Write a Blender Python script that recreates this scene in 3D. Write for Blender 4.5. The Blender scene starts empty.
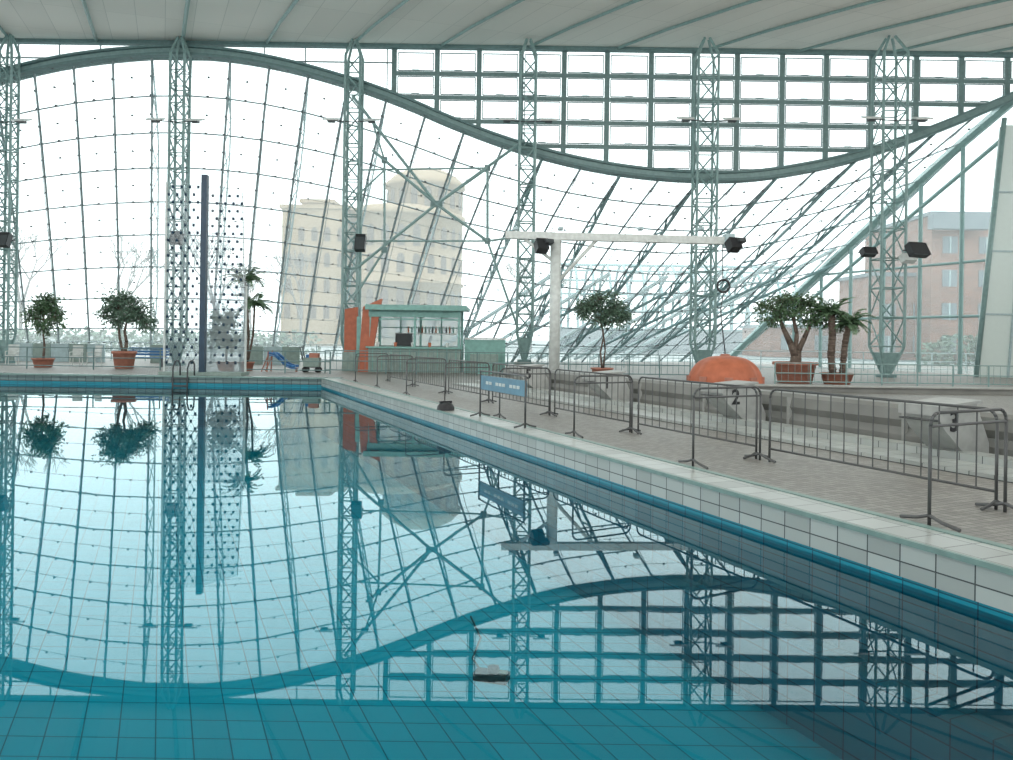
import bpy, math, random
from mathutils import Vector, Matrix
random.seed(7)
F=780.0; CX=506.0; CY=338.0; TH=0.014; CAMZ=1.65
CT,ST=math.cos(TH),math.sin(TH)
DX=-0.4436
PHI=math.atan2(0.4055,0.9141)
DN=Vector((-0.4055,0.9141,0)); PN=Vector((0.9141,0.4055,0))
def W(u,v,d):
    du=u-CX; dv=CY-v
    return Vector(((du*CT-dv*ST)/F*d, d, CAMZ+(du*ST+dv*CT)/F*d))
def G(u,d,z=0.0):
    p=W(u,CY,d); return Vector((p.x,d,z))
def A(a,d,z=0.0):           # line parallel to the pool side, offset a
    return Vector((a+DX*d,d,z))

# ---------------- materials ----------------
def newmat(name):
    m=bpy.data.materials.new(name); m.use_nodes=True
    nt=m.node_tree; return m,nt,nt.nodes,nt.links,nt.nodes['Principled BSDF']
def plain(name,col,rough=0.5,metal=0.0,var=0.12,scale=6.0,spec=0.5):
    m,nt,N,L,b=newmat(name)
    tc=N.new('ShaderNodeTexCoord'); n=N.new('ShaderNodeTexNoise'); n.inputs['Scale'].default_value=scale
    L.new(tc.outputs['Object'],n.inputs['Vector'])
    r=N.new('ShaderNodeValToRGB'); 
    r.color_ramp.elements[0].position=0.3; r.color_ramp.elements[1].position=0.7
    r.color_ramp.elements[0].color=[c*(1-var) for c in col]+[1]
    r.color_ramp.elements[1].color=[min(1,c*(1+var)) for c in col]+[1]
    L.new(n.outputs['Fac'],r.inputs['Fac']); L.new(r.outputs['Color'],b.inputs['Base Color'])
    b.inputs['Roughness'].default_value=rough; b.inputs['Metallic'].default_value=metal
    b.inputs['Specular IOR Level'].default_value=spec
    return m
def tile(name,size,w,col,grout,rough=0.35,var=0.15,shear=0.0,stain=0.0):
    m,nt,N,L,b=newmat(name)
    tc=N.new('ShaderNodeTexCoord')
    sp=N.new('ShaderNodeSeparateXYZ'); L.new(tc.outputs['Object'],sp.inputs[0])
    sn=N.new('ShaderNodeSeparateXYZ'); L.new(tc.outputs['Normal'],sn.inputs[0])
    def M(op,a,c=None,d=None):
        x=N.new('ShaderNodeMath'); x.operation=op
        for i,v in enumerate((a,c,d)):
            if v is None: continue
            if isinstance(v,(int,float)): x.inputs[i].default_value=v
            else: L.new(v,x.inputs[i])
        return x.outputs[0]
    co=[sp.outputs[0],sp.outputs[1],sp.outputs[2]]
    if shear: co[0]=M('MULTIPLY_ADD',sp.outputs[1],shear,sp.outputs[0])
    g=None; fl=[]
    for i in range(3):
        s=M('DIVIDE',co[i],size[i]); fr=M('FRACT',s); fl.append(M('FLOOR',s))
        line=M('LESS_THAN',fr,w/size[i])
        msk=M('LESS_THAN',M('ABSOLUTE',sn.outputs[i]),0.6)
        line=M('MULTIPLY',line,msk); fl[i]=M('MULTIPLY',fl[i],msk)
        g=line if g is None else M('MAXIMUM',g,line)
    cb=N.new('ShaderNodeCombineXYZ')
    for i in range(3): L.new(fl[i],cb.inputs[i])
    wn=N.new('ShaderNodeTexWhiteNoise'); L.new(cb.outputs[0],wn.inputs['Vector'])
    r=N.new('ShaderNodeMix'); r.data_type='RGBA'
    r.inputs[6].default_value=[c*(1-var) for c in col]+[1]; r.inputs[7].default_value=[min(1,c*(1+var)) for c in col]+[1]
    L.new(wn.outputs['Value'],r.inputs[0])
    mx=N.new('ShaderNodeMix'); mx.data_type='RGBA'; L.new(g,mx.inputs[0]); L.new(r.outputs[2],mx.inputs[6])
    mx.inputs[7].default_value=list(grout)+[1]
    L.new(mx.outputs[2],b.inputs['Base Color']); b.inputs['Roughness'].default_value=rough
    return m
def glass(name,fac,col=(0.9,0.95,0.95),gl=0.03,tint=(1,1,1)):
    m,nt,N,L,b=newmat(name); N.remove(b); out=N['Material Output']
    t=N.new('ShaderNodeBsdfTransparent'); t.inputs[0].default_value=list(tint)+[1]
    d=N.new('ShaderNodeBsdfTranslucent'); d.inputs[0].default_value=list(col)+[1]
    g=N.new('ShaderNodeBsdfGlossy'); g.inputs['Roughness'].default_value=0.05
    a=N.new('ShaderNodeMixShader'); a.inputs[0].default_value=fac
    c=N.new('ShaderNodeMixShader'); c.inputs[0].default_value=gl
    L.new(t.outputs[0],a.inputs[1]); L.new(d.outputs[0],a.inputs[2])
    L.new(a.outputs[0],c.inputs[1]); L.new(g.outputs[0],c.inputs[2]); L.new(c.outputs[0],out.inputs[0])
    return m

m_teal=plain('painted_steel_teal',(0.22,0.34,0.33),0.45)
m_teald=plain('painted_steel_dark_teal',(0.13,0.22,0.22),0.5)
m_frame=plain('window_frame_green',(0.16,0.25,0.245),0.5)
m_mull=plain('mullion_grey_green',(0.22,0.28,0.29),0.45)
m_pale=plain('pale_steel',(0.38,0.50,0.52),0.45)
m_truss=plain('outer_truss_steel',(0.20,0.32,0.33),0.5)
m_dark=plain('dark_fitting',(0.05,0.06,0.065),0.5)
m_fit=plain('glazing_fitting',(0.10,0.12,0.125),0.5)
m_black=plain('black_plastic',(0.015,0.017,0.02),0.45)
m_navy=plain('navy_paint',(0.02,0.05,0.085),0.4)
m_white=plain('white_paint',(0.58,0.62,0.60),0.45)
m_wallw=plain('pale_wall_paint',(0.66,0.76,0.73),0.6,var=.01)
m_ceil=tile('ceiling_panels',(1.25,5.0,50),0.03,(0.81,0.79,0.74),(0.62,0.62,0.58),0.8,0.03)
m_orange=plain('orange_plastic',(0.48,0.15,0.08),0.55,var=0.15,scale=3,spec=.3)
m_orangew=plain('orange_wall_paint',(0.43,0.13,0.07),0.6)
m_terra=plain('terracotta',(0.42,0.18,0.125),0.7)
m_bark=plain('bark',(0.13,0.10,0.08),0.9,var=0.35,scale=15)
m_leaf=plain('leaf_green',(0.09,0.17,0.085),0.5,var=0.5,scale=3)
m_leaf2=plain('leaf_green_blue',(0.11,0.19,0.13),0.5,var=0.45,scale=3)
m_soil=plain('soil',(0.03,0.02,0.015),0.95)
m_steel=plain('barrier_steel',(0.10,0.105,0.105),0.45,metal=0.3)
m_conc=plain('grey_basin_concrete',(0.20,0.205,0.19),0.5,var=0.15,scale=1.5)
m_concl=plain('light_concrete',(0.34,0.35,0.33),0.55)
m_block=plain('starting_block_grp',(0.36,0.375,0.36),0.5)
m_blue=plain('sign_blue',(0.10,0.24,0.33),0.4)
m_bluestrong=plain('blue_plastic',(0.03,0.16,0.38),0.35)
m_kteal=plain('kiosk_teal',(0.20,0.40,0.36),0.5)
m_kgrey=plain('kiosk_grey',(0.24,0.32,0.29),0.6)
m_brick=tile('red_brick',(0.8,0.8,0.25),0.03,(0.24,0.135,0.105),(0.2,0.15,0.13),0.9,0.25)
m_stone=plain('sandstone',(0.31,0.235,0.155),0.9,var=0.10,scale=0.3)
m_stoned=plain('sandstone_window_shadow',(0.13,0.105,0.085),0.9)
m_roofout=plain('slate_roof',(0.16,0.20,0.22),0.8)
m_grass=plain('paving_outside',(0.25,0.29,0.29),0.95,scale=0.2)
m_bareout=plain('bare_tree_bark',(0.18,0.17,0.16),0.9)
m_coping=tile('coping_tile_white',(0.36,0.33,0.18),0.012,(0.38,0.41,0.39),(0.05,0.06,0.06),0.3,0.14)
m_edge=plain('coping_edge_green',(0.18,0.28,0.255),0.4)
m_deck=tile('deck_mosaic',(0.10,0.10,0.10),0.012,(0.25,0.243,0.222),(0.12,0.12,0.11),0.5,0.18)
m_upper=tile('pool_wall_upper_tile',(0.33,0.33,0.12),0.016,(0.13,0.19,0.19),(0.02,0.035,0.04),0.25,0.2)
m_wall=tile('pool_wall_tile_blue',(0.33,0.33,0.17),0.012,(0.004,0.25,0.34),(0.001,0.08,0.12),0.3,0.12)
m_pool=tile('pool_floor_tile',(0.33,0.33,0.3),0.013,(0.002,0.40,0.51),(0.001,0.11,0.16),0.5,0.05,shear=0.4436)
m_farglass=glass('facade_glass',0.21,(0.86,0.98,0.98),0.03,(0.90,0.975,0.97))  # translucent share is an added milky veil that hazes the outside view
m_clear=glass('clear_glass',0.16,(0.80,0.88,0.9),0.05,(0.85,0.89,0.9))
m_poly=glass('polycarbonate',0.32,(0.72,0.78,0.80),0.05,(0.75,0.8,0.82))

# water
mw,nt,N,L,b=newmat('pool_water'); N.remove(b); out=N['Material Output']
tr=N.new('ShaderNodeBsdfTransparent'); tr.inputs[0].default_value=(0.4,0.95,1.0,1)
gl=N.new('ShaderNodeBsdfGlossy'); gl.inputs['Roughness'].default_value=0.012; gl.inputs['Color'].default_value=(0.82,0.98,1,1)
fr=N.new('ShaderNodeFresnel'); fr.inputs['IOR'].default_value=1.48
mx=N.new('ShaderNodeMixShader'); tc=N.new('ShaderNodeTexCoord'); ns=N.new('ShaderNodeTexNoise')
ns.inputs['Scale'].default_value=0.9; ns.inputs['Detail'].default_value=1.0
bp=N.new('ShaderNodeBump'); bp.inputs['Strength'].default_value=0.012; bp.inputs['Distance'].default_value=0.06
L.new(tc.outputs['Object'],ns.inputs['Vector']); L.new(ns.outputs['Fac'],bp.inputs['Height'])
L.new(bp.outputs[0],gl.inputs['Normal'])
L.new(fr.outputs[0],mx.inputs[0]); L.new(tr.outputs[0],mx.inputs[1]); L.new(gl.outputs[0],mx.inputs[2]); L.new(mx.outputs[0],out.inputs[0])

# ---------------- mesh builder ----------------
class MB:
    def __init__(s): s.v=[];s.f=[];s.m=[];s.mats=[];s.sm=[]
    def mi(s,mat):
        if mat not in s.mats: s.mats.append(mat)
        return s.mats.index(mat)
    def add(s,vs,fs,mat,smooth=False):
        o=len(s.v); s.v+= [Vector(p) for p in vs]; k=s.mi(mat)
        for f in fs: s.f.append([i+o for i in f]); s.m.append(k); s.sm.append(smooth)
    def quad(s,pts,mat): s.add(pts,[list(range(len(pts)))],mat)
    def hexa(s,b,t,mat): s.add(list(b)+list(t),[(3,2,1,0),(4,5,6,7),(0,1,5,4),(1,2,6,5),(2,3,7,6),(3,0,4,7)],mat)
    def box(s,c,sz,mat,rot=0.0,pitch=0.0):
        c=Vector(c); R=Matrix.Rotation(rot,3,'Z')@Matrix.Rotation(pitch,3,'X')
        x,y,z=[q/2 for q in sz]
        b=[(-x,-y,-z),(x,-y,-z),(x,y,-z),(-x,y,-z)]; t=[(-x,-y,z),(x,-y,z),(x,y,z),(-x,y,z)]
        s.hexa([c+R@Vector(p) for p in b],[c+R@Vector(p) for p in t],mat)
    def tube(s,p,q,r,mat,n=6,r2=None):
        p=Vector(p);q=Vector(q); d=q-p
        if d.length<1e-6: return
        r2=r if r2 is None else r2
        d.normalize(); a=d.orthogonal().normalized(); b=d.cross(a)
        vs=[]
        for k in range(n):
            t=2*math.pi*(k+0.5)/n; e=a*math.cos(t)+b*math.sin(t); vs.append(p+e*r)
        for k in range(n):
            t=2*math.pi*(k+0.5)/n; e=a*math.cos(t)+b*math.sin(t); vs.append(q+e*r2)
        fs=[(k,(k+1)%n,n+(k+1)%n,n+k) for k in range(n)]+[tuple(range(n))[::-1],tuple(range(n,2*n))]
        s.add(vs,fs,mat,n>6)
    def path(s,pts,r,mat,n=6):
        for a,b in zip(pts,pts[1:]): s.tube(a,b,r,mat,n)
    def lathe(s,c,prof,mat,n=24,ridge=0.0,rn=12):
        c=Vector(c); vs=[];fs=[]
        for (r,z) in prof:
            for k in range(n):
                t=2*math.pi*k/n; rr=r*(1+ridge*abs(math.sin(rn*t/2)))
                vs.append(c+Vector((rr*math.cos(t),rr*math.sin(t),z)))
        for i in range(len(prof)-1):
            for k in range(n): fs.append((i*n+k,i*n+(k+1)%n,(i+1)*n+(k+1)%n,(i+1)*n+k))
        s.add(vs,fs,mat,True)
    def leaf(s,c,size,mat,asp=0.5,dirv=None):
        d=Vector(dirv) if dirv is not None else Vector((random.gauss(0,1),random.gauss(0,1),random.gauss(0,0.6)))
        d.normalize(); a=d.orthogonal().normalized(); a=Matrix.Rotation(random.uniform(0,6.28),3,d)@a
        c=Vector(c); a=a*asp*size/2; d=d*size
        s.add([c,c+d*0.5+a,c+d,c+d*0.5-a],[(0,1,2,3)],mat)
    def build(s,name,rot=0.0,parent=None,origin=None):
        me=bpy.data.meshes.new(name)
        o=Vector(origin) if origin is not None else Vector((0,0,0))
        R=Matrix.Rotation(-rot,3,'Z')
        me.from_pydata([tuple(R@(v-o)) for v in s.v],[],s.f)
        for mt in s.mats: me.materials.append(mt)
        for i,p in enumerate(me.polygons): p.material_index=s.m[i]; p.use_smooth=s.sm[i]
        me.update(); ob=bpy.data.objects.new(name,me); bpy.context.scene.collection.objects.link(ob)
        ob.rotation_euler=(0,0,rot); ob.location=o
        if parent: ob.parent=parent
        return ob

# ---------------- ground, deck, pool ----------------
AE=6.22; AO=6.92; YN=2.0; YF=30.0; XL=-46.0; WZ=-0.37; PB=-1.95
fl=MB()
fl.quad([(-60,-16,0),(60,-16,0),(60,YN,0),(-60,YN,0)],m_deck)
fl.quad([A(AO,YN),(60,YN,0),(60,YF+.7,0),A(AO,YF+.7)],m_deck)
fl.quad([(-60,YF+.7,0),(60,YF+.7,0),(60,63,0),(-60,63,0)],m_deck)
fl.quad([(-60,YN,0),(XL,YN,0),(XL,YF+.7,0),(-60,YF+.7,0)],m_deck)
fl.build('floor',PHI)
cp=MB()
zt=0.012
def cop(a0,a1,z0,z1,mat,y0=YN,y1=YF):
    cp.hexa([A(a0,y0,z0),A(a1,y0,z0),A(a1,y1,z0),A(a0,y1,z0)],[A(a0,y0,z1),A(a1,y0,z1),A(a1,y1,z1),A(a0,y1,z1)],mat)
cop(AE,AO-.1,-0.30,zt,m_coping); cop(AO-.1,AO,-0.2,zt+.01,m_edge)
cop(AE-0.03,AE+.02,-0.02,zt+.012,m_edge)
cp.build('pool_coping',PHI)
cf=MB()
xe=A(AO,YF).x
cf.hexa([(XL,YF,-.25),(xe,YF,-.25),(xe,YF+.7,-.25),(XL,YF+.7,-.25)],[(XL,YF,zt),(xe,YF,zt),(xe,YF+.7,zt),(XL,YF+.7,zt)],m_upper)
cf.box(((XL+xe)/2,YF-.02,-.0),(xe-XL,.1,.06),m_edge)
cf.build('pool_end_coping')
ps=MB()
ps.quad([(XL,YN,PB),A(AE+.1,YN,PB),A(AE+.1,YF+.1,PB),(XL,YF+.1,PB)],m_pool)
ps.build('pool_basin_floor')
pw=MB()
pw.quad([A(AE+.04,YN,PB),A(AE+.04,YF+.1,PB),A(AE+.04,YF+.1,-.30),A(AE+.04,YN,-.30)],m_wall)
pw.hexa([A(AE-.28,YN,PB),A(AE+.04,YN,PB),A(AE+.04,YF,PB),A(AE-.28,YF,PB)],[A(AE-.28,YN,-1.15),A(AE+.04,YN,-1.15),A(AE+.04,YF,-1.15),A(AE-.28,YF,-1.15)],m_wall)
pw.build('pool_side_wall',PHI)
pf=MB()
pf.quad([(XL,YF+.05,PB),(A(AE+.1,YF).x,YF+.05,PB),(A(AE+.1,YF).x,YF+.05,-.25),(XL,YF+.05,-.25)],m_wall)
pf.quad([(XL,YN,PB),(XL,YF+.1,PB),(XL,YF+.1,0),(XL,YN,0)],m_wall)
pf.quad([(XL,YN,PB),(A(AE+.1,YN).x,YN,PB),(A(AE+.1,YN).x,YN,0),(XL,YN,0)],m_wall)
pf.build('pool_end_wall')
wt=MB(); wt.quad([(XL,YN,WZ),A(AE+.04,YN,WZ),A(AE+.04,YF+.05,WZ),(XL,YF+.05,WZ)],mw); wt.build('pool_water')
g=MB(); g.quad([(-400,63,-.05),(400,63,-.05),(400,600,-.05),(-400,600,-.05)],m_grass); g.build('outside_ground')
ld=MB(); c=G(182,YF+.1)
for sx in (-.28,.28):
    ld.path([c+Vector((sx,.5,.01)),c+Vector((sx,.48,.45)),c+Vector((sx,.3,.6)),c+Vector((sx,.0,.55)),c+Vector((sx,-.17,.3)),c+Vector((sx,-.2,-1.3))],.03,m_dark,8)
for k in range(5): ld.box(c+Vector((0,-.2,-.08-.27*k)),(.56,.1,.05),m_dark)
ld.build('pool_ladder')

# ---------------- ceiling ----------------
RY=41.0; RZ=17.0
def rz(y): 
    t=max(0.0,RY-y); return RZ-0.13*min(t,13)
ce=MB()
ys=[RY,37,33,28,20,0,-16]
for a,b2 in zip(ys,ys[1:]):
    ce.hexa([(-60,b2,rz(b2)),(60,b2,rz(b2)),(60,a,rz(a)),(-60,a,rz(a))],[(-60,b2,rz(b2)+.3),(60,b2,rz(b2)+.3),(60,a,rz(a)+.3),(-60,a,rz(a)+.3)],m_ceil)
ce.build('ceiling',PHI)
towers=[(5,40.0,0.62),(176,40.0,.72),(350,40.0,.75),(524,39.5,.78),(702,38.8,.98),(886,38.0,1.15)]
rb=MB()
for u in [-170,-80,5,92,178,262,348,436,524,612,702,794,886,980,1075,1170]:
    x0=G(u,RY).x; a0=x0-DX*RY
    pts=[]
    for y in [RY,37,33,28,20,0,-15]:
        s=(RY-y); pts.append(A(a0+0.012*s*s*(1 if u>200 else .2)*min(1,(u/700)),y,rz(y)-.04))
    for p,q2 in zip(pts,pts[1:]):
        rb.tube(p,q2,.09,m_teal,4)
rb.build('ceiling_ribs')
eb=MB(); eb.box((0,RY,RZ-.1),(120,.35,.22),m_teald); eb.build('trim_1')

# ---------------- wave beam ----------------
wp=[(-140,112),(-70,94),(0,77),(60,63),(120,55),(180,52),(240,57),(300,69),(360,86),(400,101),(450,122),(500,141),(550,156),(600,167),(650,174),(700,177),(750,176),(800,169),(850,158),(900,142),(950,123),(1000,102),(1050,80)]
WD=40.8
raw=[W(u,v,WD) for u,v in wp]
def beamz(x):
    if x<=raw[0].x: return raw[0].z
    for i in range(len(raw)-1):
        if raw[i].x<=x<=raw[i+1].x:
            t=(x-raw[i].x)/(raw[i+1].x-raw[i].x)
            p0=raw[max(i-1,0)].z;p1=raw[i].z;p2=raw[i+1].z;p3=raw[min(i+2,len(raw)-1)].z
            return 0.5*((2*p1)+(-p0+p2)*t+(2*p0-5*p1+4*p2-p3)*t*t+(-p0+3*p1-3*p2+p3)*t**3)
    return raw[-1].z
wb=MB()
xs=[raw[0].x+i*(raw[-1].x-raw[0].x)/120 for i in range(121)]
for x0,x1 in zip(xs,xs[1:]):
    z0=beamz(x0);z1=beamz(x1)
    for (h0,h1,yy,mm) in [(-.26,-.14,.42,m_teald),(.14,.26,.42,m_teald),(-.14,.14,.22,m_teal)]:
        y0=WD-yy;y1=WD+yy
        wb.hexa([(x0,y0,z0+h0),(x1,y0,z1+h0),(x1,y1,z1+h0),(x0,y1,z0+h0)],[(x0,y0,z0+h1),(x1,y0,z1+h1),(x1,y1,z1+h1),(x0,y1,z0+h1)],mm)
wb.build('curved_roof_beam')

# ---------------- upper window wall ----------------
uw=MB(); UY=41.2
def bar(p,q,w,d,mat):
    p=Vector(p);q=Vector(q); dd=(q-p).normalized(); n=Vector((-dd.z,0,dd.x))*w/2; y=Vector((0,d/2,0))
    uw.hexa([p-n-y,q-n-y,q-n+y,p-n+y],[p+n-y,q+n-y,q+n+y,p+n+y],mat)
cols=[390,433,475,517,560,603,647,690,733,778,822,867,912,957,1003,1048]
def zrow(i): return RZ-.2-i*(23.6/F*UY)
for ci,u in enumerate(cols):
    x=G(u,UY).x; zb=beamz(x)
    bar((x,UY,RZ),(x,UY,zb),.26,.14,m_frame)
for i in range(1,6):
    z=zrow(i)
    X0=G(390,UY).x; X1=G(1048,UY).x; n=200; st=None
    for k in range(n+1):
        x=X0+(X1-X0)*k/n
        ok=z>beamz(x)
        if ok and st is None: st=x
        if (not ok or k==n) and st is not None:
            bar((st,UY,z),(x,UY,z),.2,.12,m_frame); st=None
for ci in range(len(cols)-1):
    xa=G(cols[ci],UY).x+.2; xb=G(cols[ci+1],UY).x-.2
    for i in range(5):
        za=zrow(i)-.16; zb2=zrow(i+1)+.16
        if zb2>beamz((xa+xb)/2)+.3:
            for z in (za,zb2): bar((xa,UY,z),(xb,UY,z),.05,.05,m_mull)
            for x in (xa,xb): bar((x,UY,za),(x,UY,zb2),.05,.05,m_mull)
            bar(((xa+xb)/2-.2,UY-.05,zb2+.0),((xa+xb)/2+.2,UY-.05,zb2+.0),.07,.06,m_frame)
for u in range(-150,390,41):
    x=G(u,UY).x; bar((x,UY,RZ),(x,UY,beamz(x)),.05,.08,m_mull)
bar((G(-160,UY).x,UY,RZ-.9),(G(390,UY).x,UY,RZ-.9),.06,.08,m_mull)
for x0,x1 in zip(xs,xs[1:]):
    uw.quad([(x0,UY+.02,beamz(x0)),(x1,UY+.02,beamz(x1)),(x1,UY+.02,RZ),(x0,UY+.02,RZ)],m_farglass)
uw.build('window_1')

# ---------------- inclined glass facade ----------------
fa=MB(); NR=9
XR=W(1013,108,WD).x
def sm(t): t=max(0,min(1,t)); return t*t*(3-2*t)
def fpt(x,t):
    u=CX+x/WD*F
    O=12+8.5*sm((u-560)/450)
    zb=beamz(x)-.2
    o=O*(t**0.95)
    bulge=0.5*math.sin(math.pi*t)*(1-sm((u-450)/400))
    return Vector((x+DX*o, WD+o, zb*(1-t)+bulge))
fx=[XR-i*2.05 for i in range(29)]
T=[i/NR for i in range(NR+1)]
for j,x in enumerate(fx):
    for t0,t1 in zip(T,T[1:]):
        fa.tube(fpt(x,t0),fpt(x,t1),.065,m_mull,4)
        w0=.75*math.sin(math.pi*t0); w1=.75*math.sin(math.pi*t1)
        fa.tube(fpt(x,t0)+Vector((.45*w0,-w0,-.3*w0)),fpt(x,t1)+Vector((.45*w1,-w1,-.3*w1)),.022,m_mull,3)
        fa.tube(fpt(x,t1),fpt(x,t1)+Vector((.45*w1,-w1,-.3*w1)),.022,m_mull,3)
for t in T[1:]:
    for a_,b_ in zip(fx,fx[1:]): fa.tube(fpt(a_,t),fpt(b_,t),.045,m_mull,4)
for a_,b_ in zip(fx,fx[1:]):
    for t0,t1 in zip(T,T[1:]):
        fa.quad([fpt(a_,t0),fpt(b_,t0),fpt(b_,t1),fpt(a_,t1)],m_farglass)
        tm=(t0+t1)/2
        fa.tube(fpt(a_,tm),fpt(b_,tm),.014,m_mull,3)
        for t_,s_ in ((t0,.11),(tm,.09)):
            fa.box((fpt(a_,t_)+fpt(b_,t_))/2-Vector((0,.1,0)),(s_,s_,s_),m_fit)
            fa.box(fpt(a_,t_)-Vector((0,.1,0)),(s_,s_,s_),m_fit)
fa.build('window_2')
tr_=MB()
for j,x in enumerate(fx):
    if (j%2==0 and j<24):
        r=.09 if j<14 else .05
        off=Vector((0,1.1,-.75)) if j<14 else Vector((0,.9,-.3))
        P=[fpt(x,i/12) for i in range(13)]
        Q=[P[i]+off*min(1,math.sin(math.pi*min(1,i/12))*1.6) for i in range(13)]
        for i in range(12):
            tr_.tube(Q[i],Q[i+1],r,m_truss,5)
            tr_.tube(P[i],Q[i+1] if i%2 else Q[i],r*.6,m_truss,4)
            tr_.tube(Q[i],P[i+1],r*.6,m_truss,4)
for k,(ua,ub) in enumerate([(560,500),(620,560),(700,640),(780,700),(860,750),(940,800)]):
    a_=fpt(G(ua+60,WD).x,.45)+Vector((0,.8,0)); b_=fpt(G(ub,WD).x,.98)+Vector((0,.8,0))
    tr_.tube(a_,b_,.13,m_truss,6); tr_.tube(a_+Vector((0,.3,-1)),b_+Vector((.8,.3,0)),.10,m_truss,6)
    for i in range(9):
        t0=i/9;t1=(i+1)/9; A1=a_.lerp(b_,t0); B1=(a_+Vector((0,.3,-1))).lerp(b_+Vector((.8,.3,0)),t1); tr_.tube(A1,B1,.05,m_truss,4)
tr_.build('facade_support_trusses')
er=MB()
P=[fpt(XR,t) for t in T]
for p,q2 in zip(P,P[1:]): er.tube(p,q2,.28,m_teal,6)
er.tube(P[0]-Vector((0,0,1.6)),P[6]-Vector((0,0,1.2)),.12,m_teal,6)
for t in T[1:7]:
    p=fpt(XR,t); er.tube((p.x,p.y,0),p,.12,m_teal,6)
for z in (3.2,6.2):
    pts=[p for p in [fpt(XR,i/40) for i in range(41)] if p.z>z]
    er.tube((XR,WD,z),(pts[-1].x,pts[-1].y,z),.08,m_teal,6)
er.quad([(XR,WD,0),(P[-1].x,P[-1].y,0)]+[tuple(p) for p in P[::-1][1:]],m_farglass)
er.build('window_3')
wr=MB()
d0=39.6
pts=[W(1004,125,d0),W(1075,125,d0),G(1075,d0),G(978,d0)]
wr.hexa([pts[3],pts[2],pts[2]+Vector((0,.4,0)),pts[3]+Vector((0,.4,0))],[pts[0],pts[1],pts[1]+Vector((0,.4,0)),pts[0]+Vector((0,.4,0))],m_wallw)
wr.tube(W(1004,118,d0-.1),G(976,d0-.1),.12,m_teal,8)
for z in (3.2,6.4,9.4):
    f=z/(pts[0].z); xl=pts[3].x+(pts[0].x-pts[3].x)*f
    wr.box(((xl+pts[2].x)/2,d0-.04,z),(pts[2].x-xl,.08,.08),m_pale)
wr.tube(W(1030,118,d0-.05),G(1008,d0-.05),.06,m_pale,6)
wr.quad([A(47.5,40,0),A(47.5,-16,0),A(47.5,-16,5),A(47.5,40,5)],m_white)
wr.build('wall_right')
wk=MB(); wk.hexa([(-60,-16.3,0),(70,-16.3,0),(70,-16,0),(-60,-16,0)],[(-60,-16.3,4),(70,-16.3,4),(70,-16,4),(-60,-16,4)],m_white)
for k in range(27): wk.box((-60+k*5,-16.1,8.7),(.2,.2,12),m_frame)
wk.build('wall_back')

# ---------------- lattice towers ----------------
def tower(u,d,w,z0=0.0):
    t=MB(); base=G(u,d); ztop=rz(d)-.05
    h=w/2
    zb=z0+1.5; zt_=ztop-.9
    def corner(i,z):
        k=1.0
        if z<zb: k=max(.15,(z-z0)/(zb-z0))
        if z>zt_: k=max(.25,(ztop-z)/(ztop-zt_))
        sx=(-1,1,1,-1)[i]; sy=(-1,-1,1,1)[i]
        return Vector((base.x+sx*h*k,base.y+sy*h*k,z))
    n=int((zt_-zb)/(w*1.15)); zs=[z0]+[zb+(zt_-zb)*i/n for i in range(n+1)]+[ztop]
    for i in range(4):
        for a,b in zip(zs,zs[1:]): t.tube(corner(i,a),corner(i,b),.07,m_teal,6)
    for k,(a,b) in enumerate(zip(zs[1:],zs[2:-1])):
        for i in range(4):
            j=(i+1)%4
            t.tube(corner(i,a),corner(j,a),.032,m_teal,4)
            if k%2: t.tube(corner(i,a),corner(j,b),.04,m_teal,4)
            else: t.tube(corner(j,a),corner(i,b),.04,m_teal,4)
    s1=z0+1.2
    t.hexa([corner(i,z0) for i in range(4)],[corner(i,s1) for i in range(4)],m_teal)
    t.box((base.x,base.y,z0+.06),(.7,.7,.12),m_teald)
    if z0>0: t.box((base.x,base.y,z0/2),(1.0,1.0,z0),m_concl)
    zl=W(u,124,d).z
    for sx in (-1,1):
        t.tube((base.x,base.y-h,zl),(base.x+sx*(h+.75),base.y-h-.1,zl+.05),.03,m_dark,5)
        t.box((base.x+sx*(h+.65),base.y-h-.15,zl+.1),(.8,.5,.08),m_white,0,.35)
        t.box((base.x+sx*(h+.65),base.y-h-.15,zl+.0),(.35,.3,.12),m_dark)
    t.build('lattice_tower')
for (u,d,w) in towers: tower(u,d,w,0.45 if u==524 else 0.0)

br=MB(); bd=39.6
def bl(pts,r=.075):
    for a,b in zip(pts,pts[1:]): br.tube(W(*a,bd),W(*b,bd),r,m_teal,6)
node=(436,204)
for p in [(352,96),(487,168),(487,241),(372,150),(356,268),(524,140)]: bl([node,p],.08)
bl([(360,170),(487,168)],.05); bl([(487,168),(487,241)],.07); bl([(487,241),(524,236)],.06)
bl([(352,241),(487,241)],.05); bl([(487,241),(518,330)],.06); bl([(384,160),(384,250)],.06)
bl([(352,96),(372,122),(384,160)],.05); bl([(384,250),(352,300)],.06); bl([(384,170),(352,200)],.05)
br.box(W(436,204,bd),(.6,.14,.3),m_teald)
for p in [(487,168),(487,241),(384,160),(384,250)]: br.box(W(*p,bd),(.3,.12,.3),m_teald)
br.build('steel_bracing')

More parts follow.
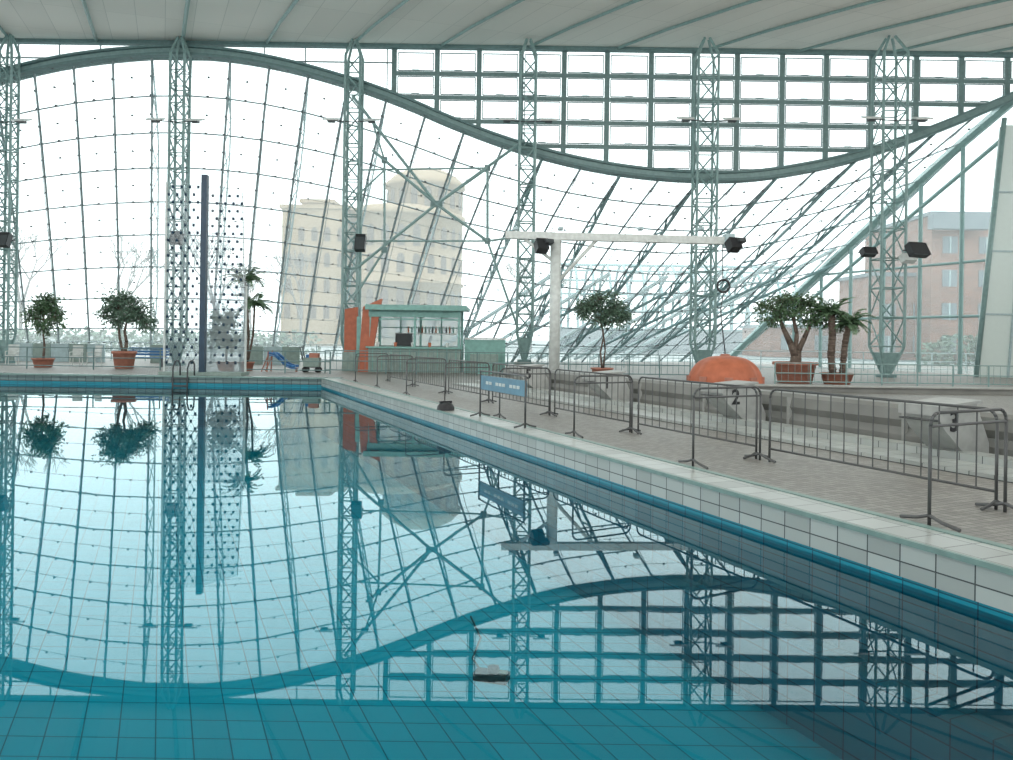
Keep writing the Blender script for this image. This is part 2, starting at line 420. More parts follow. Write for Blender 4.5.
def spot(u,v,d,w,h,tilt=-.4,rot=0.0,two=False):
    s=MB(); c=W(u,v,d)
    s.box(c,(w,.35,h),m_black,rot,tilt)
    s.box(c+Vector((0,-.19,-.02)),(w*.85,.03,h*.8),m_dark,rot,tilt)
    s.tube(c,c+Vector((0,.8,.1)),.04,m_dark); s.box(c+Vector((0,.25,0)),(w*1.1,.05,.06),m_dark)
    if two:
        s.box(c+Vector((-.45,0,-.4)),(w*.7,.3,h*.6),m_white,rot,tilt)
    s.build('loudspeaker')
spot(360,243,38.9,.5,.85); spot(4,240,38.9,.5,.7); spot(176,238,38.9,.55,.6); spot(917,250,36.6,1.0,.65,-.5,.3,True)
spot(868,252,36.8,.7,.35,-.5,.2)

# ---------------- gantry with hook and orange dome ----------------
ga=MB(); gd=30.0
pt=G(554,gd)
ga.tube(pt,(pt.x,gd,W(554,240,gd).z),.21,m_white,16); ga.tube(pt,pt+Vector((0,0,.08)),.4,m_white,16)
p0=W(505,235,gd);p1=W(728,241,gd)
up=Vector((0,0,.14)); Y=Vector((0,.15,0))
ga.hexa([p0-up-Y,p1-up-Y,p1-up+Y,p0-up+Y],[p0+up-Y,p1+up-Y,p1+up+Y,p0+up+Y],m_white)
for p in [(515,1),(560,1),(640,1),(700,1)]:
    c=W(p[0],234,gd); ga.box((c.x,gd,c.z+.2),(.18,.4,.1),m_pale)
ga.tube(W(554,285,gd),W(598,238,gd),.07,m_white,8); ga.tube(W(554,262,gd),W(520,236,gd),.07,m_white,8)
ga.box(W(728,241,gd),(.35,.5,.5),m_pale)
for u,v in ((541,246),(733,245)):
    c=W(u,v,gd-.4); ga.box(c,(.45,.4,.45),m_black,.3,-.5); ga.box(c+Vector((.25,0,.15)),(.35,.3,.15),m_dark,.5,-.3)
ga.build('white_gantry')
dd=28.2
dc=G(725,dd); R=1.26
dm=MB()
prof=[(R*math.cos(a)**.72,.12+1.0*math.sin(a)) for a in [i*math.pi/2/14 for i in range(14)]]+[(.12,1.125),(0.001,1.13)]
dm.lathe(dc,[(R*.93,0),(R*1.0,.05)]+prof,m_orange,72,.05,9)
for k in range(9):
    t=2*math.pi*(k+.5)/9
    dm.box(dc+Vector((math.cos(t)*R*1.04,math.sin(t)*R*1.04,.24)),(.28,.1,.3),m_terra,t+math.pi/2)
dm.lathe(dc,[(.2,1.10),(.16,1.17),(.001,1.19)],m_terra,16)
dm.build('orange_dome_float')
rp=MB()
top=W(722,245,gd)
rp.tube(top,W(722,278,gd),.02,m_black)
c=W(723,286,gd); ring=[c+Vector((.24*math.sin(k*math.pi/8),0,.24*math.cos(k*math.pi/8))) for k in range(17)]
rp.path(ring,.045,m_black)
rp.path([W(723,292,gd),W(720,310,gd-.2),W(722,330,gd-.5),Vector((dc.x,dc.y,1.19))],.025,m_dark)
rp.build('hanging_hook_rope')

# ---------------- climbing wall ----------------
cw=MB(); cd=31.2
def z_at(u,v,d): return W(u,v,d).z
x0=G(164,cd).x;x1=G(199,cd).x;x2=G(206,cd).x;x3=G(241,cd).x
zt1=z_at(180,182,cd)
cw.box((G(202.5,cd).x,cd,z_at(202,175,cd)/2),(.22,.25,z_at(202,175,cd)),m_navy)
cw.quad([(x0,cd,.1),(x1,cd,.1),(x1,cd,zt1),(x0,cd,zt1)],m_clear)
cw.quad([(x2,cd,.1),(x3,cd+.5,.1),(x3,cd+.5,z_at(220,285,cd)),(x2,cd,z_at(220,285,cd))],m_poly)
cw.quad([(x2,cd,z_at(220,285,cd)),(x3,cd+.5,z_at(220,285,cd)),(x3-.2,cd+.5,zt1-.3),(x2,cd,zt1)],m_clear)
for x,y,z in ((x0,cd,zt1),(x3,cd+.5,z_at(220,285,cd))): cw.tube((x,y,0),(x,y,z),.045,m_white)
cw.tube((x3,cd+.5,0),(x3-.2,cd+.5,zt1-.3),.02,m_white)
nz=24
for i in range(nz):
    z=.5+(zt1-.7)*i/(nz-1)
    for k in range(4):
        x=x0+.12+(x1-x0-.2)*(k+.5*(i%2))/3.6
        cw.box((x,cd-.05,z),(.09,.09,.09),m_navy,.4,.5)
        if i<nz-1:
            zn=.5+(zt1-.7)*(i+1)/(nz-1)
            for s in (-1,1):
                xn=x+s*(x1-x0-.2)*.5/3.6
                if x0<xn<x1: cw.tube((x,cd-.03,z),(xn,cd-.03,zn),.007,m_dark,3)
    for k in range(4):
        x=x2+.12+(x3-x2-.2)*(k+.5*(i%2))/3.6
        if z<zt1-.2: cw.box((x,cd+.15,z),(.09,.09,.09),m_navy,.4,.5)
for i in range(0,nz,1):
    z=.5+(zt1-.7)*i/(nz-1); cw.tube((x2-.1,cd,z),(x3,cd+.4,z),.008,m_dark,3)
cw.box(((x0+x3)/2,cd+.2,.06),(x3-x0+.2,1.0,.12),m_kgrey)
cw.build('climbing_wall')

# ---------------- planted trees ----------------
def planter(b,c,r,h):
    b.lathe(c,[(r*.75,0),(r*.8,.02),(r*.98,h*.85),(r*1.08,h*.86),(r*1.08,h),(r*.92,h),(r*.9,h*.86)],m_terra,24)
    b.lathe(c,[(r*.92,h*.88),(.001,h*.9)],m_soil,24)
def tree(name,u,d,pr,ph,blobs,trunks,n=1800,ls=.2,mat=None):
    mat=mat or m_leaf
    b=MB(); c=G(u,d); planter(b,c,pr,ph)
    for tk in trunks:
        P=[c+Vector(p) for p in tk[0]]; r=tk[1]
        for i,(a,q2) in enumerate(zip(P,P[1:])):
            b.tube(a,q2,r*(1-.18*i),m_bark,8,r*(1-.18*(i+1)))
    tot=sum(bb[3]*bb[4] for bb in blobs)
    tips=[c+Vector(tk[0][-1]) for tk in trunks]
    for (bx,by,bz,rx,rz_) in blobs:
        cc=c+Vector((bx,by,bz)); tip=min(tips,key=lambda p:(p-cc).length)
        b.tube(tip,cc,.035,m_bark,5,.015)
        nb=max(6,int(n*rx*rz_/tot/20))
        for k in range(nb):
            e=Vector((random.gauss(0,1),random.gauss(0,1),random.gauss(0,1))).normalized()*random.uniform(.35,1.1)
            tp=cc+Vector((e.x*rx,e.y*rx,e.z*rz_)); b.tube(cc,tp,.012,m_bark,4,.006)
            for j in range(20):
                t=random.uniform(.35,1.1); pos=cc.lerp(tp,t)+Vector((random.gauss(0,.11),random.gauss(0,.11),random.gauss(0,.09)))
                b.leaf(pos,ls*random.uniform(.6,1.2),mat,.45,Vector((e.x+random.gauss(0,.7),e.y+random.gauss(0,.7),e.z-.3+random.gauss(0,.5))))
    return b.build(name)
tree('potted_ficus_tree',43,36,.45,.42,[(0,0,2.75,.85,.8),(-.45,0,2.3,.6,.6),(.45,0,2.3,.6,.6),(.1,0,3.1,.65,.5),(0,0,1.9,.5,.5)],[([(0,0,.3),(.05,0,1.0),(-.02,0,1.6),(0,0,2.2)],.06)],3000,.16)
tree('potted_ficus_tree',124,36,.5,.8,[(-.4,0,2.9,.85,.7),(.5,0,2.7,.9,.7),(0,0,2.3,.85,.5),(1.0,0,2.1,.6,.55),(.1,0,3.2,.75,.45),(-.8,0,2.4,.55,.5)],[([(0,0,.5),(.1,0,1.2),(.0,0,1.7),(.1,0,2.2)],.09),([(0,0,.5),(-.2,0,1.3),(-.3,0,2.0)],.07)],4200,.16,mat=m_leaf2)
tree('potted_ficus_tree',602,33,.45,.45,[(-.5,0,3.1,.7,.55),(.5,0,3.0,.75,.6),(0,0,2.55,.7,.5),(-.9,0,2.8,.5,.4),(.8,0,2.6,.45,.45),(-.1,0,3.4,.65,.35)],[([(0,0,.4),(-.08,0,1.1),(.04,0,1.7),(-.05,0,2.3)],.05),([(.05,0,.4),(.12,0,1.2),(0,0,2.2)],.04)],3600,.15,mat=m_leaf2)
tree('potted_bonsai_tree',795,31.5,.82,.85,[(-1.1,0,3.0,.7,.35),(-.5,0,3.35,.7,.4),(.3,0,3.3,.75,.4),(.9,.1,2.95,.7,.35),(-.3,0,2.8,.8,.35),(.6,0,2.5,.65,.3),(-1.0,0,2.5,.5,.25),(1.3,0,2.6,.4,.25)],[([(-.05,0,.6),(.0,0,1.1),(-.2,0,1.6),(-.5,0,2.2),(-.7,0,2.7)],.2),([(.1,0,.6),(.12,0,1.3),(.35,0,1.8),(.6,0,2.4)],.15),([(0,0,1.2),(.05,0,2.0),(-.1,0,2.6)],.1)],4600,.14)
tree('potted_ficus_tree',226,35,.4,.4,[(0,0,2.3,.6,.6),(-.3,0,1.7,.55,.55),(.2,0,1.3,.5,.45)],[([(0,0,.3),(0,0,1.0),(0,0,1.6)],.05)],1800,.17,mat=m_leaf2)
def palm(name,u,d,pr,ph,stems,L_=1.0,nf=14):
    b=MB(); c=G(u,d)
    planter(b,c,pr,ph)
    for (pts,r) in stems:
        P=[c+Vector(p) for p in pts]
        for a,q2 in zip(P,P[1:]): b.tube(a,q2,r,m_bark,8,r*.9)
        for i in range(10):
            f=i/10; k=min(len(P)-2,int(f*(len(P)-1))); t=f*(len(P)-1)-k
            pp=P[k].lerp(P[k+1],t); b.lathe(pp,[(r*.95,0),(r*1.3,.05),(r*.9,.09)],m_bark,8)
        tip=P[-1]
        for k in range(nf):
            az=2*math.pi*k/nf+random.uniform(-.2,.2); el=random.uniform(.1,1.2)
            h=Vector((math.cos(az),math.sin(az),0)); prev=tip; v=h*math.cos(el)+Vector((0,0,math.sin(el)))
            ll=L_*random.uniform(.8,1.1)
            for s in range(9):
                nx=prev+v*ll/9; b.tube(prev,nx,.014,m_leaf,4)
                side=v.cross(Vector((0,0,1))).normalized()
                for sg in (-1,1):
                    for e in (0,.5):
                        b.leaf(prev.lerp(nx,e),.3*ll*(1-s/14),m_leaf,.25,side*sg+v*.7+Vector((0,0,-.3)))
                prev=nx; v=(v+Vector((0,0,-.17))).normalized()
    b.build(name)
palm('potted_palm',246,35.5,.35,.4,[([(0,0,.3),(.1,0,1.5),(0,0,2.9),(-.1,0,4.1)],.06),([(.05,0,.3),(.3,0,1.6),(.35,0,3.0)],.05)],1.2,18)
palm('potted_palm',837,31.0,.62,.45,[([(-.15,0,.3),(-.25,0,1.1),(-.2,0,1.9),(-.25,0,2.8)],.14),([(.2,0,.3),(.25,0,1.0),(.3,0,1.6),(.45,0,2.4)],.12)],1.05,26)

# ---------------- kiosk ----------------
kk=MB(); kd=36.0
xa=G(368,kd).x; xb=G(460,kd).x; w=xb-xa; cx=(xa+xb)/2
kk.box((cx,kd+.4,.55),(w,.8,1.1),m_kgrey); kk.box((cx,kd+.35,1.14),(w+.2,1.0,.08),m_kteal)
for i in range(10): kk.box((xa+.2+i*(w-.4)/9,kd-.02,.55),(.04,.05,1.05),m_kteal)
kk.box((cx,kd+2.8,.6),(w,.15,1.2),m_kgrey)
kk.quad([(xa,kd+2.8,1.2),(xb,kd+2.8,1.2),(xb,kd+2.8,2.9),(xa,kd+2.8,2.9)],m_poly)
for i in range(5): kk.box((xa+.1+i*(w-.2)/4,kd+2.75,2.0),(.07,.07,1.8),m_kteal)
kk.box((cx,kd+2.75,2.1),(w,.05,.05),m_kteal)
kk.box((cx+.1,kd+1.3,3.0),(w+.35,3.4,.16),m_kteal); kk.box((cx+.1,kd-.42,2.98),(w+.4,.06,.24),m_kteal)
for x in (xa+.08,cx,xb-.08):
    for y in (kd+.1,kd+2.6): kk.box((x,y,1.5),(.1,.1,2.9),m_kteal)
kk.box((cx,kd+.1,2.45),(w,.06,.07),m_kteal); kk.box((cx,kd-.0,2.7),(w,.05,.3),m_kteal)
kk.box((cx+.3,kd+2.6,1.8),(w*.7,.3,.06),m_white); kk.box((cx-.8,kd+2.4,1.5),(.8,.4,.6),m_dark)
for i in range(14): kk.lathe((cx-.6+i*.17,kd+2.5,1.84),[(.04,0),(.04,.2),(.015,.28),(.015,.34)],[m_orange,m_kteal,m_white,m_dark][i%4],8)
for i in range(5): kk.lathe((xa+.4+i*.8,kd+.3,1.18),[(.06,0),(.08,.18),(.07,.2)],[m_white,m_orange][i%2],10)
for x in (cx-1,cx+.2,cx+1.3): kk.lathe((x,kd+1.0,2.55),[(.02,.4),(.03,.15),(.16,0)],m_white,12)
xo=G(341,kd).x
kk.hexa([(xo,kd+.6,.9),(xo+.65,kd+.4,.9),(xo+.65,kd+.6,.9),(xo,kd+.8,.9)],[(xo,kd+.6,2.9),(xo+.65,kd+.4,3.0),(xo+.65,kd+.6,3.0),(xo,kd+.8,2.9)],m_orangew)
kk.box((xo+.5,kd+.7,.45),(1.1,.5,.9),m_kgrey)
kk.hexa([(xo+.75,kd+.1,0),(xa+.05,kd+.0,0),(xa+.05,kd+.2,0),(xo+.75,kd+.3,0)],[(xo+.95,kd+.1,3.0),(xa+.6,kd+.0,3.4),(xa+.6,kd+.2,3.4),(xo+.95,kd+.3,3.0)],m_orangew)
kk.box((xo+.75,kd+.25,1.6),(.2,.05,1.9),m_kteal)
kk.build('kiosk_bar')
st=MB()
for i,(u0,u1,h) in enumerate([(464,505,1.55),(470,498,.9),(478,492,.45)]):
    xa2=G(u0,36).x;xb2=G(u1,36).x; st.box(((xa2+xb2)/2,36.6-i*.5,h/2),(xb2-xa2,.6,h),[m_kteal,m_kgrey,m_kteal][i])
st.box((G(485,36).x,36.2,1.6),(1.9,.08,.08),m_white)
st.build('service_counter')

# ---------------- barriers ----------------
def loop(b,p,q,h,r=.016,low=.18,rad=.12):
    p=Vector(p);q=Vector(q); e=(q-p).normalized(); Z=Vector((0,0,1))
    pts=[p]; 
    for k in range(5):
        t=math.pi/2*k/4; pts.append(p+e*(rad-rad*math.cos(t))+Z*(h-rad+rad*math.sin(t)))
    for k in range(5):
        t=math.pi/2*k/4; pts.append(q-e*(rad-rad*math.sin(t))+Z*(h-rad+rad*math.cos(t)))
    pts.append(q); b.path(pts,r,m_steel,8)
    if low: b.tube(p+Z*low,q+Z*low,r*.9,m_steel,8)
def foot(b,p,dirv,l=.3):
    d=Vector(dirv).normalized(); Z=Vector((0,0,1))
    b.path([p-d*l+Z*.02,p-d*l*.4+Z*.05,p+Z*.09,p+d*l*.4+Z*.05,p+d*l+Z*.02],.017,m_steel,6)
a1,a2=7.02,8.36
ds=[7.7,10.85,13.8,16.7,19.8,22.8,25.8,28.6]
for i,d in enumerate(ds):
    b=MB(); p=A(a1,d-.6); q=A(a2,d)
    loop(b,p,q,1.02,low=0); b.tube(p+Vector((0,0,.9)),q+Vector((0,0,.9)),.014,m_steel,6)
    foot(b,p,DN); foot(b,q,DN)
    b.build('barrier_end_frame')
for d0_,d1_ in zip([4.6]+ds,ds):
    b=MB(); p=A(a2+.04,d0_+.12); q=A(a2+.04,d1_-.12); loop(b,p,q,1.0)
    n=int((q-p).length/.2); 
    for k in range(1,n):
        s=p.lerp(q,k/n); b.tube(s+Vector((0,0,.18)),s+Vector((0,0,.99)),.008,m_steel,5)
    foot(b,p,PN,.22); b.build('crowd_barrier')
sg=MB(); p=A(6.66,14.2,.013); q=A(6.66,16.2,.013); Z=Vector((0,0,1))
sg.tube(p,p+Z*.95,.02,m_steel,8); sg.tube(q,q+Z*.95,.02,m_steel,8)
sg.hexa([p+Z*.57,q+Z*.57,q+Z*.57+PN*.03,p+Z*.57+PN*.03],[p+Z*.86,q+Z*.86,q+Z*.86+PN*.03,p+Z*.86+PN*.03],m_blue)
for k in range(10):
    if k in (3,7): continue
    a_=p.lerp(q,.12+.076*k); b_=p.lerp(q,.12+.076*k+.055)
    sg.hexa([a_+Z*.69-PN*.008,b_+Z*.69-PN*.008,b_+Z*.69,a_+Z*.69],[a_+Z*.75-PN*.008,b_+Z*.75-PN*.008,b_+Z*.75,a_+Z*.75],m_white)
sg.tube(p+Z*.95,q+Z*.95,.015,m_steel,6)
foot(sg,p,PN,.22); foot(sg,q,PN,.22)
sg.build('poolside_sign')
fl2=MB(); c=A(6.42,17.5,.013)
fl2.lathe(c,[(.2,0),(.19,.08),(.14,.15),(.06,.18),(.001,.19)],m_black,20); fl2.box(c+Vector((0,0,.18)),(.3,.05,.05),m_black,.6)
fl2.build('pool_cleaner_float')

# ---------------- second basin parapet and starting blocks ----------------
pp=MB()
def pre(b,a0,a1,y0,y1,z0,z1,mat):
    b.hexa([A(a0,y0,z0),A(a1,y0,z0),A(a1,y1,z0),A(a0,y1,z0)],[A(a0,y0,z1),A(a1,y0,z1),A(a1,y1,z1),A(a0,y1,z1)],mat)
prof=[(11.95,0),(11.95,.18),(12.02,.30),(11.96,.42),(12.0,.60),(12.1,.66),(12.5,.66),(12.6,.58),(12.6,0)]
n=len(prof); vs=[A(a,0,z) for a,z in prof]+[A(a,27.2,z) for a,z in prof]
pp.add(vs,[tuple(range(n)),tuple(range(n,2*n))[::-1]]+[(k,n+k,n+k+1,k+1) for k in range(n-1)],m_conc)
pre(pp,11.0,11.4,0,27.2,0,.16,m_coping); pre(pp,10.2,11.0,0,27.2,0,.06,m_coping)
pre(pp,11.4,11.95,0,27.2,0,.05,m_conc)
for k in range(12):
    pre(pp,11.93,12.0,1+k*2.3,1.04+k*2.3,.0,.6,m_concl)
pp.build('basin_parapet',PHI)
p2=MB(); xr0=A(12.6,26).x
p2.box(((xr0+29)/2+.2,26,.09),(29-xr0,.6,.18),m_conc); p2.box(((xr0+29)/2+.2,26,.2),(29-xr0,.8,.04),m_concl)
p2.build('basin_end_parapet')
for i,d in enumerate([7.0,11.1,15.2,19.5,23.6]):
    b=MB(); o=A(11.13,d,.0)
    def Lp(x,y,z): return o+PN*x+DN*y+Vector((0,0,z))
    def slab(prof,y0,y1,mat):
        n=len(prof); vs=[Lp(x,y0,z) for x,z in prof]+[Lp(x,y1,z) for x,z in prof]
        fs=[tuple(range(n))[::-1],tuple(range(n,2*n))]+[(k,(k+1)%n,n+(k+1)%n,n+k) for k in range(n)]
        b.add(vs,fs,mat)
    slab([(.06,.16),(.24,.16),(.26,.05),(.62,.05),(.62,.25),(.34,.82),(-.42,.76),(-.42,.62),(-.30,.46)],-.28,.28,m_block)
    slab([(-.48,.76),(.40,.83),(.40,.87),(-.48,.80)],-.32,.32,m_block)
    slab([(-.48,.66),(-.44,.66),(-.44,.76),(-.48,.76)],-.32,.32,m_block)
    b.tube(Lp(-.47,-.3,.60),Lp(-.47,.3,.60),.018,m_steel,8)
    ob=b.build('starting_block')
    cu=bpy.data.curves.new('number','FONT'); cu.size=.40; cu.extrude=.004; cu.offset=.008; cu.align_x='CENTER'; cu.align_y='CENTER'
    cu.body=['4','3','2','1','5'][i]
    cu.materials.append(m_black)
    t=bpy.data.objects.new('number',cu); bpy.context.scene.collection.objects.link(t)
    xax=PN; zax=-DN; yax=Vector((0,0,1))
    Mx=Matrix((xax,yax,zax)).transposed().to_4x4(); Mx.translation=Lp(-.12,-.288,.57)
    t.matrix_world=Mx; t.parent=ob

# ---------------- far railings, partitions, furniture ----------------
def rail(name,u0,u1,d,h,mat,step=1.3,bal=True,z0=0):
    b=MB(); xa=G(u0,d).x; xb=G(u1,d).x; n=max(1,int((xb-xa)/step))
    for k in range(n+1): b.tube((xa+(xb-xa)*k/n,d,z0),(xa+(xb-xa)*k/n,d,z0+h),.03,mat,6)
    for zz in (h,h*.55,.15): b.tube((xa,d,z0+zz),(xb,d,z0+zz),.022,mat,6)
    if bal:
        m=int((xb-xa)/.25)
        for k in range(m): b.tube((xa+(xb-xa)*k/m,d,z0+.15),(xa+(xb-xa)*k/m,d,z0+h),.009,mat,4)
    b.build(name)
rail('guard_railing',325,690,34.2,1.0,m_teald); rail('guard_railing',775,1060,29.6,.85,m_teal)
rail('guard_railing',-40,160,34.5,.95,m_teald,2.4,False); rail('guard_railing',240,330,33.5,.95,m_teald,1.6,False)
rail('guard_railing',-60,1000,46.0,1.1,m_pale,2,False)
pa=MB()
for (u0,u1) in ((-40,105),(150,165),(245,300)):
    xa=G(u0,43).x;xb=G(u1,43).x; n=int((xb-xa)/1.1)+1
    for k in range(n): 
        x=xa+(xb-xa)*(k+.5)/n; pa.box((x,43,.5),((xb-xa)/n-.06,.12,1.0),[m_kgrey,m_pale][k%2])
pa.build('low_partition')
def chair(u,d,rot,mat,name='plastic_chair'):
    b=MB(); c=G(u,d); Rz=Matrix.Rotation(rot,3,'Z')
    for sx in (-.2,.2):
        for sy in (-.2,.2): b.tube(c+Rz@Vector((sx*1.15,sy*1.15,0)),c+Rz@Vector((sx,sy,.45)),.022,mat,6)
    b.box(c+Vector((0,0,.46)),(.48,.46,.05),mat,rot); b.box(c+Rz@Vector((0,.23,.75)),(.46,.04,.5),mat,rot,-.15)
    for sx in (-.24,.24): b.tube(c+Rz@Vector((sx,-.2,.66)),c+Rz@Vector((sx,.22,.68)),.022,mat,6); b.tube(c+Rz@Vector((sx,-.2,.45)),c+Rz@Vector((sx,-.2,.66)),.02,mat,6)
    b.build(name)
for u,r in ((76,.2),(94,-.4),(12,.3)): chair(u,38,r,m_white)
bn=MB(); c=G(146,38)
for k in range(4): bn.box(c+Vector((0,-.2+.13*k,.45)),(2.0,.1,.04),m_bluestrong)
for k in range(3): bn.box(c+Vector((0,.3,.6+.14*k)),(2.0,.04,.1),m_bluestrong)
for sx in (-.8,.8): bn.box(c+Vector((sx,0,.22)),(.06,.5,.44),m_dark); bn.box(c+Vector((sx,.33,.5)),(.06,.05,.9),m_dark)
bn.build('bench')
sl=MB(); c=G(279,35); kx=.62
pr=[c+Vector((x*kx,0,z)) for x,z in ((-.6,.75),(-.2,.72),(.2,.5),(.6,.28),(1.0,.18),(1.3,.18))]
for a,b_ in zip(pr,pr[1:]):
    sl.hexa([a+Vector((0,-.3,-.04)),b_+Vector((0,-.3,-.04)),b_+Vector((0,.3,-.04)),a+Vector((0,.3,-.04))],[a+Vector((0,-.3,0)),b_+Vector((0,-.3,0)),b_+Vector((0,.3,0)),a+Vector((0,.3,0))],m_bluestrong)
    for s in (-.3,.3): sl.tube(a+Vector((0,s,.08)),b_+Vector((0,s,.08)),.06,m_bluestrong,8)
for s in (-.3,.3):
    sl.tube(c+Vector((-.45,s,0)),c+Vector((-.4,s,.95)),.03,m_terra,6); sl.tube(c+Vector((-.7,s,0)),c+Vector((-.4,s,.75)),.025,m_terra,6)
for k in range(3): sl.tube(c+Vector((-.65+.09*k,-.3,.2+.18*k)),c+Vector((-.65+.09*k,.3,.2+.18*k)),.025,m_white,6)
sl.tube(c+Vector((.78,0,0)),c+Vector((.78,0,.18)),.05,m_terra,6)
sl.build('play_slide')
tl=MB(); c=G(312,34.9)
tl.box(c+Vector((0,0,.45)),(.7,.45,.4),m_kgrey); tl.box(c+Vector((.1,0,.75)),(.4,.35,.2),m_terra); tl.box(c+Vector((-.15,0,.72)),(.2,.3,.14),m_bluestrong)
tl.tube(c+Vector((-.35,-.2,.5)),c+Vector((-.5,-.2,1.1)),.025,m_dark); tl.tube(c+Vector((-.35,.2,.5)),c+Vector((-.5,.2,1.1)),.025,m_dark); tl.tube(c+Vector((-.5,-.2,1.1)),c+Vector((-.5,.2,1.1)),.025,m_dark)
for sx in (-.28,.28):
    for sy in (-.2,.2): tl.tube(c+Vector((sx,sy-.03,.12)),c+Vector((sx,sy+.03,.12)),.12,m_black,12)
tl.box(c+Vector((0,0,.24)),(.65,.38,.06),m_dark)
tl.build('cleaning_trolley')
# dark suction fitting with a hose on the pool floor
ty=MB(); pxy=W(491,680,(CAMZ-PB)*F/(680-CY)); c=Vector((pxy.x,pxy.y,PB))
ty.box(c+Vector((0,0,.04)),(.36,.16,.08),m_black,-.3); ty.lathe(c+Vector((.02,0,.08)),[(.07,0),(.06,.06),(.001,.07)],m_black,14)
ty.box(c+Vector((.12,-.04,.09)),(.08,.08,.03),m_terra,-.3)
ty.path([c+Vector((-.1,.05,.05)),c+Vector((-.22,.5,.02)),c+Vector((-.15,1.1,.02)),c+Vector((-.3,1.8,.02))],.012,m_dark,5)
ty.build('pool_suction_fitting')

# ---------------- exterior ----------------
ob_=MB(); D=125
def zz(v,d=D): return W(400,v,d).z
def drum(rc,Rr,prof,levels,n):
    ob_.lathe(rc,prof,m_stone,48)
    for (z0,hh,rf) in levels:
        for k in range(n):
            t=2*math.pi*k/n; e=Vector((math.cos(t),math.sin(t),0)); hw=Rr*math.pi/n*.5; s=Vector((-math.sin(t),math.cos(t),0))*hw
            c=rc+e*(Rr*rf+.06)
            pts=[c-s+Vector((0,0,z0)),c+s+Vector((0,0,z0)),c+s+Vector((0,0,z0+hh*.75)),c+s*.7+Vector((0,0,z0+hh*.93)),c+Vector((0,0,z0+hh)),c-s*.7+Vector((0,0,z0+hh*.93)),c-s+Vector((0,0,z0+hh*.75))]
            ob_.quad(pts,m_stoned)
rc=G(400,D+12); R1=10.6; z1=zz(212)
drum(rc,R1,[(R1,0),(R1,z1*.48),(R1*1.03,z1*.485),(R1*1.03,z1*.5),(R1,z1*.51),(R1,z1),(R1*1.05,z1+.1),(R1*1.05,z1+.9),(R1*.72,z1+2.2)],[(z1*.08,5.5,1),(z1*.30,3.0,1),(z1*.56,3.2,1),(z1*.76,3.6,1)],26)
rc2=rc+Vector((4.0,0,0)); R2=6.6
drum(rc2,R2,[(R2,z1*.8),(R2,zz(176)),(R2*1.06,zz(175)),(R2*1.06,zz(171)),(R2*.85,zz(163)),(R2*.55,zz(156)),(.01,zz(151))],[(zz(200),3.4,1)],18)
for (u0,u1,v,dd_) in ((280,345,206,2),(300,330,196,6)):
    xa=G(u0,D+dd_).x; xb=G(u1,D+dd_).x; zt2=W((u0+u1)/2,v,D).z
    ob_.box(((xa+xb)/2,D+dd_+6,zt2/2),(xb-xa,12,zt2),m_stone)
    ob_.box(((xa+xb)/2,D+dd_+6,zt2+.2),(xb-xa+.8,12.8,.6),m_stone)
    for lv in range(1,5):
        nn=max(3,int((xb-xa)/2.1)); y=D+dd_-.06; z=zt2-1.2-lv*4.2
        for k in range(nn):
            x=xa+(xb-xa)*(k+.5)/nn
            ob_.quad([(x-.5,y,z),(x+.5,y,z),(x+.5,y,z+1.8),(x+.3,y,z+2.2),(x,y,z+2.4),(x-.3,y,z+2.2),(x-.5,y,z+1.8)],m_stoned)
ob_.build('historic_rotunda_building')
bk=MB()
def bld(u0,u1,v,d,dep,mat):
    xa=G(u0,d).x;xb=G(u1,d).x;zt2=W((u0+u1)/2,v,d).z
    bk.box(((xa+xb)/2,d+dep/2,zt2/2),(xb-xa,dep,zt2),mat)
    bk.box(((xa+xb)/2,d+dep/2,zt2+.15),(xb-xa+.6,dep+.6,.35),m_roofout)
    n=max(2,int((xb-xa)/3))
    for k in range(n):
        for lv in range(max(1,int(zt2/3.4))):
            x=xa+(xb-xa)*(k+.5)/n; bk.box((x,d-.02,1.6+lv*3.2),(1.4,.1,1.6),m_roofout); bk.box((x,d-.08,1.6+lv*3.2),(.1,.1,1.6),m_pale)
bld(930,1075,216,75,14,m_brick); bld(770,905,328,84,10,m_brick); bld(872,935,276,78,8,m_brick)
bk.box(((G(930,74).x+G(985,74).x)/2,74,W(957,222,74).z),(5.5,1,1.4),m_roofout)
bk.build('brick_building')
gh=MB(); xa=G(560,100).x; xb=G(800,100).x
for k in range(15):
    x=xa+(xb-xa)*k/14
    pts=[Vector((x,100+8-8*math.cos(t),3+9*math.sin(t))) for t in [i*math.pi/12 for i in range(13)]]
    gh.path(pts,.2,m_truss,5)
for i in range(7):
    t=i*math.pi/12; gh.tube((xa,108-8*math.cos(t),3+9*math.sin(t)),(xb,108-8*math.cos(t),3+9*math.sin(t)),.15,m_truss,5)
gh.box(((xa+xb)/2,108,1.5),(xb-xa,16,3),m_roofout)
gh.build('outside_glasshouse')
def bare(u,d,h):
    b=MB(); c=G(u,d,-.05)
    def rec(p,v,l,r,n):
        q2=p+v*l; b.tube(p,q2,r,m_bareout,5,r*.7)
        if n==0: return
        for k in range(3):
            nv=(v+Vector((random.uniform(-.7,.7),random.uniform(-.7,.7),random.uniform(-.1,.5)))).normalized()
            rec(q2,nv,l*random.uniform(.62,.82),r*.62,n-1)
    rec(c,Vector((0,0,1)),h*.3,h*.018,5); b.build('bare_tree')
bare(20,85,14); bare(120,95,15); bare(215,90,14); bare(530,96,13); bare(250,78,9); bare(300,90,12)
hd=MB()
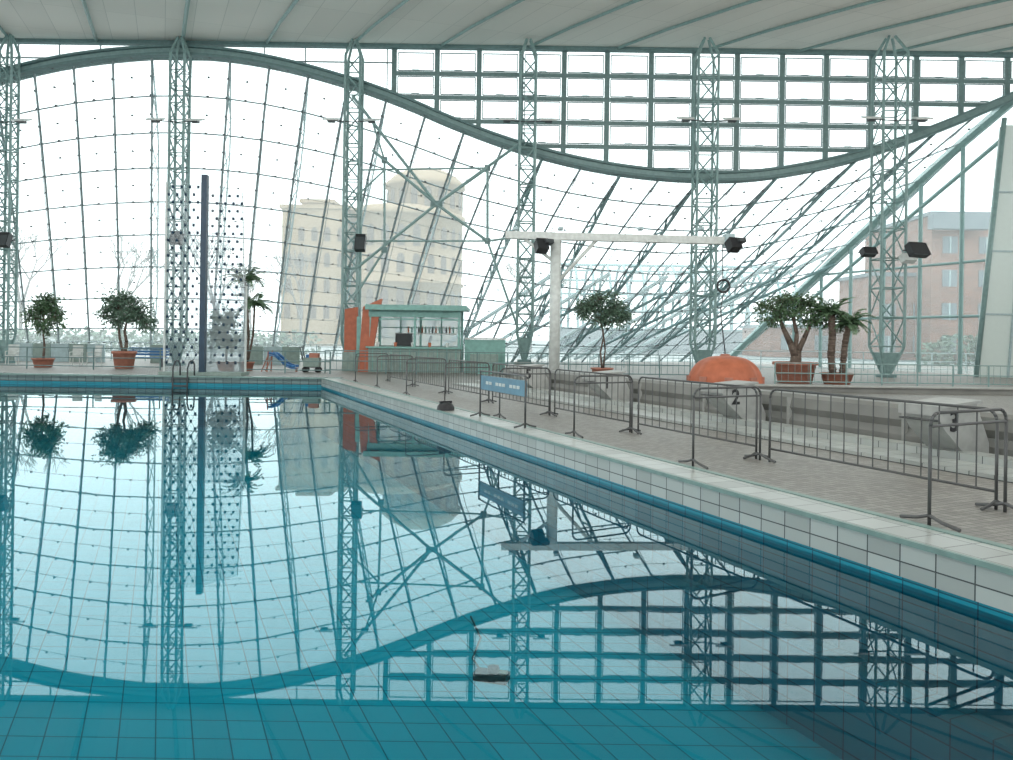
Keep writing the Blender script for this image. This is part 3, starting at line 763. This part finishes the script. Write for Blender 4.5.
for k in range(26):
    cc=Vector((G(-20+k*13,66).x,66,0.9)); 
    for j in range(90):
        e=Vector((random.gauss(0,1),random.gauss(0,1),random.gauss(0,1))).normalized()
        hd.leaf(cc+Vector((e.x*1.1,e.y*.8,e.z*.9)),.5,m_leaf2,.6)
hd.build('outside_hedge')
hg=MB()
for (u,v,r) in ((955,352,1.6),(935,356,1.2),(978,352,1.4),(990,350,1.5)):
    cc=W(u,v,60)
    for j in range(300):
        e=Vector((random.gauss(0,1),random.gauss(0,1),random.gauss(0,1))).normalized()
        hg.leaf(cc+Vector((e.x*r,e.y*.8,e.z*r*.8)),.4,m_leaf2,.6)
    hg.tube((cc.x,cc.y,0),cc,.1,m_bark)
hg.build('outside_shrub')

# ---------------- added fill lights ----------------
for (x,y,e) in ((-14,6,600),(-30,14,500),(8,8,600),(-8,20,450),(22,20,450)):  # unseen fill lights added below the ceiling to brighten pool and deck
    l=bpy.data.lights.new('hall_fill_light','AREA'); l.shape='RECTANGLE'; l.size=7; l.size_y=3; l.energy=e; l.color=(1,.98,.95)
    o=bpy.data.objects.new('hall_fill_light',l); o.location=(x,y,rz(y)-.25); bpy.context.scene.collection.objects.link(o)
for (x,y,e) in ((-14,10,800),(2,10,800),(18,10,800)):  # more added fill, out of frame, aimed up to lift ceiling and towers
    l=bpy.data.lights.new('ceiling_fill_light','AREA'); l.shape='RECTANGLE'; l.size=3; l.size_y=1; l.energy=e; l.color=(1,.96,.90)
    o=bpy.data.objects.new('ceiling_fill_light',l); o.location=(x,y,9.0); o.rotation_euler=(math.radians(128),0,0); bpy.context.scene.collection.objects.link(o)

# ---------------- world, camera ----------------
w=bpy.data.worlds.new('overcast_sky'); bpy.context.scene.world=w; w.use_nodes=True
bg=w.node_tree.nodes['Background']; bg.inputs[0].default_value=(0.97,0.99,1.0,1); bg.inputs[1].default_value=2.5
cam=bpy.data.cameras.new('camera'); co=bpy.data.objects.new('camera',cam); bpy.context.scene.collection.objects.link(co)
Mx=Matrix(((CT,-ST,0),(0,0,-1),(ST,CT,0))).to_4x4()
Mx.translation=Vector((0,0,CAMZ)); co.matrix_world=Mx
cam.sensor_fit='HORIZONTAL'; cam.sensor_width=36; cam.lens=36*F/1013; cam.shift_x=0; cam.shift_y=-(380-CY)/1013
cam.clip_end=2000
bpy.context.scene.camera=co
bpy.context.scene.view_settings.view_transform='Standard'
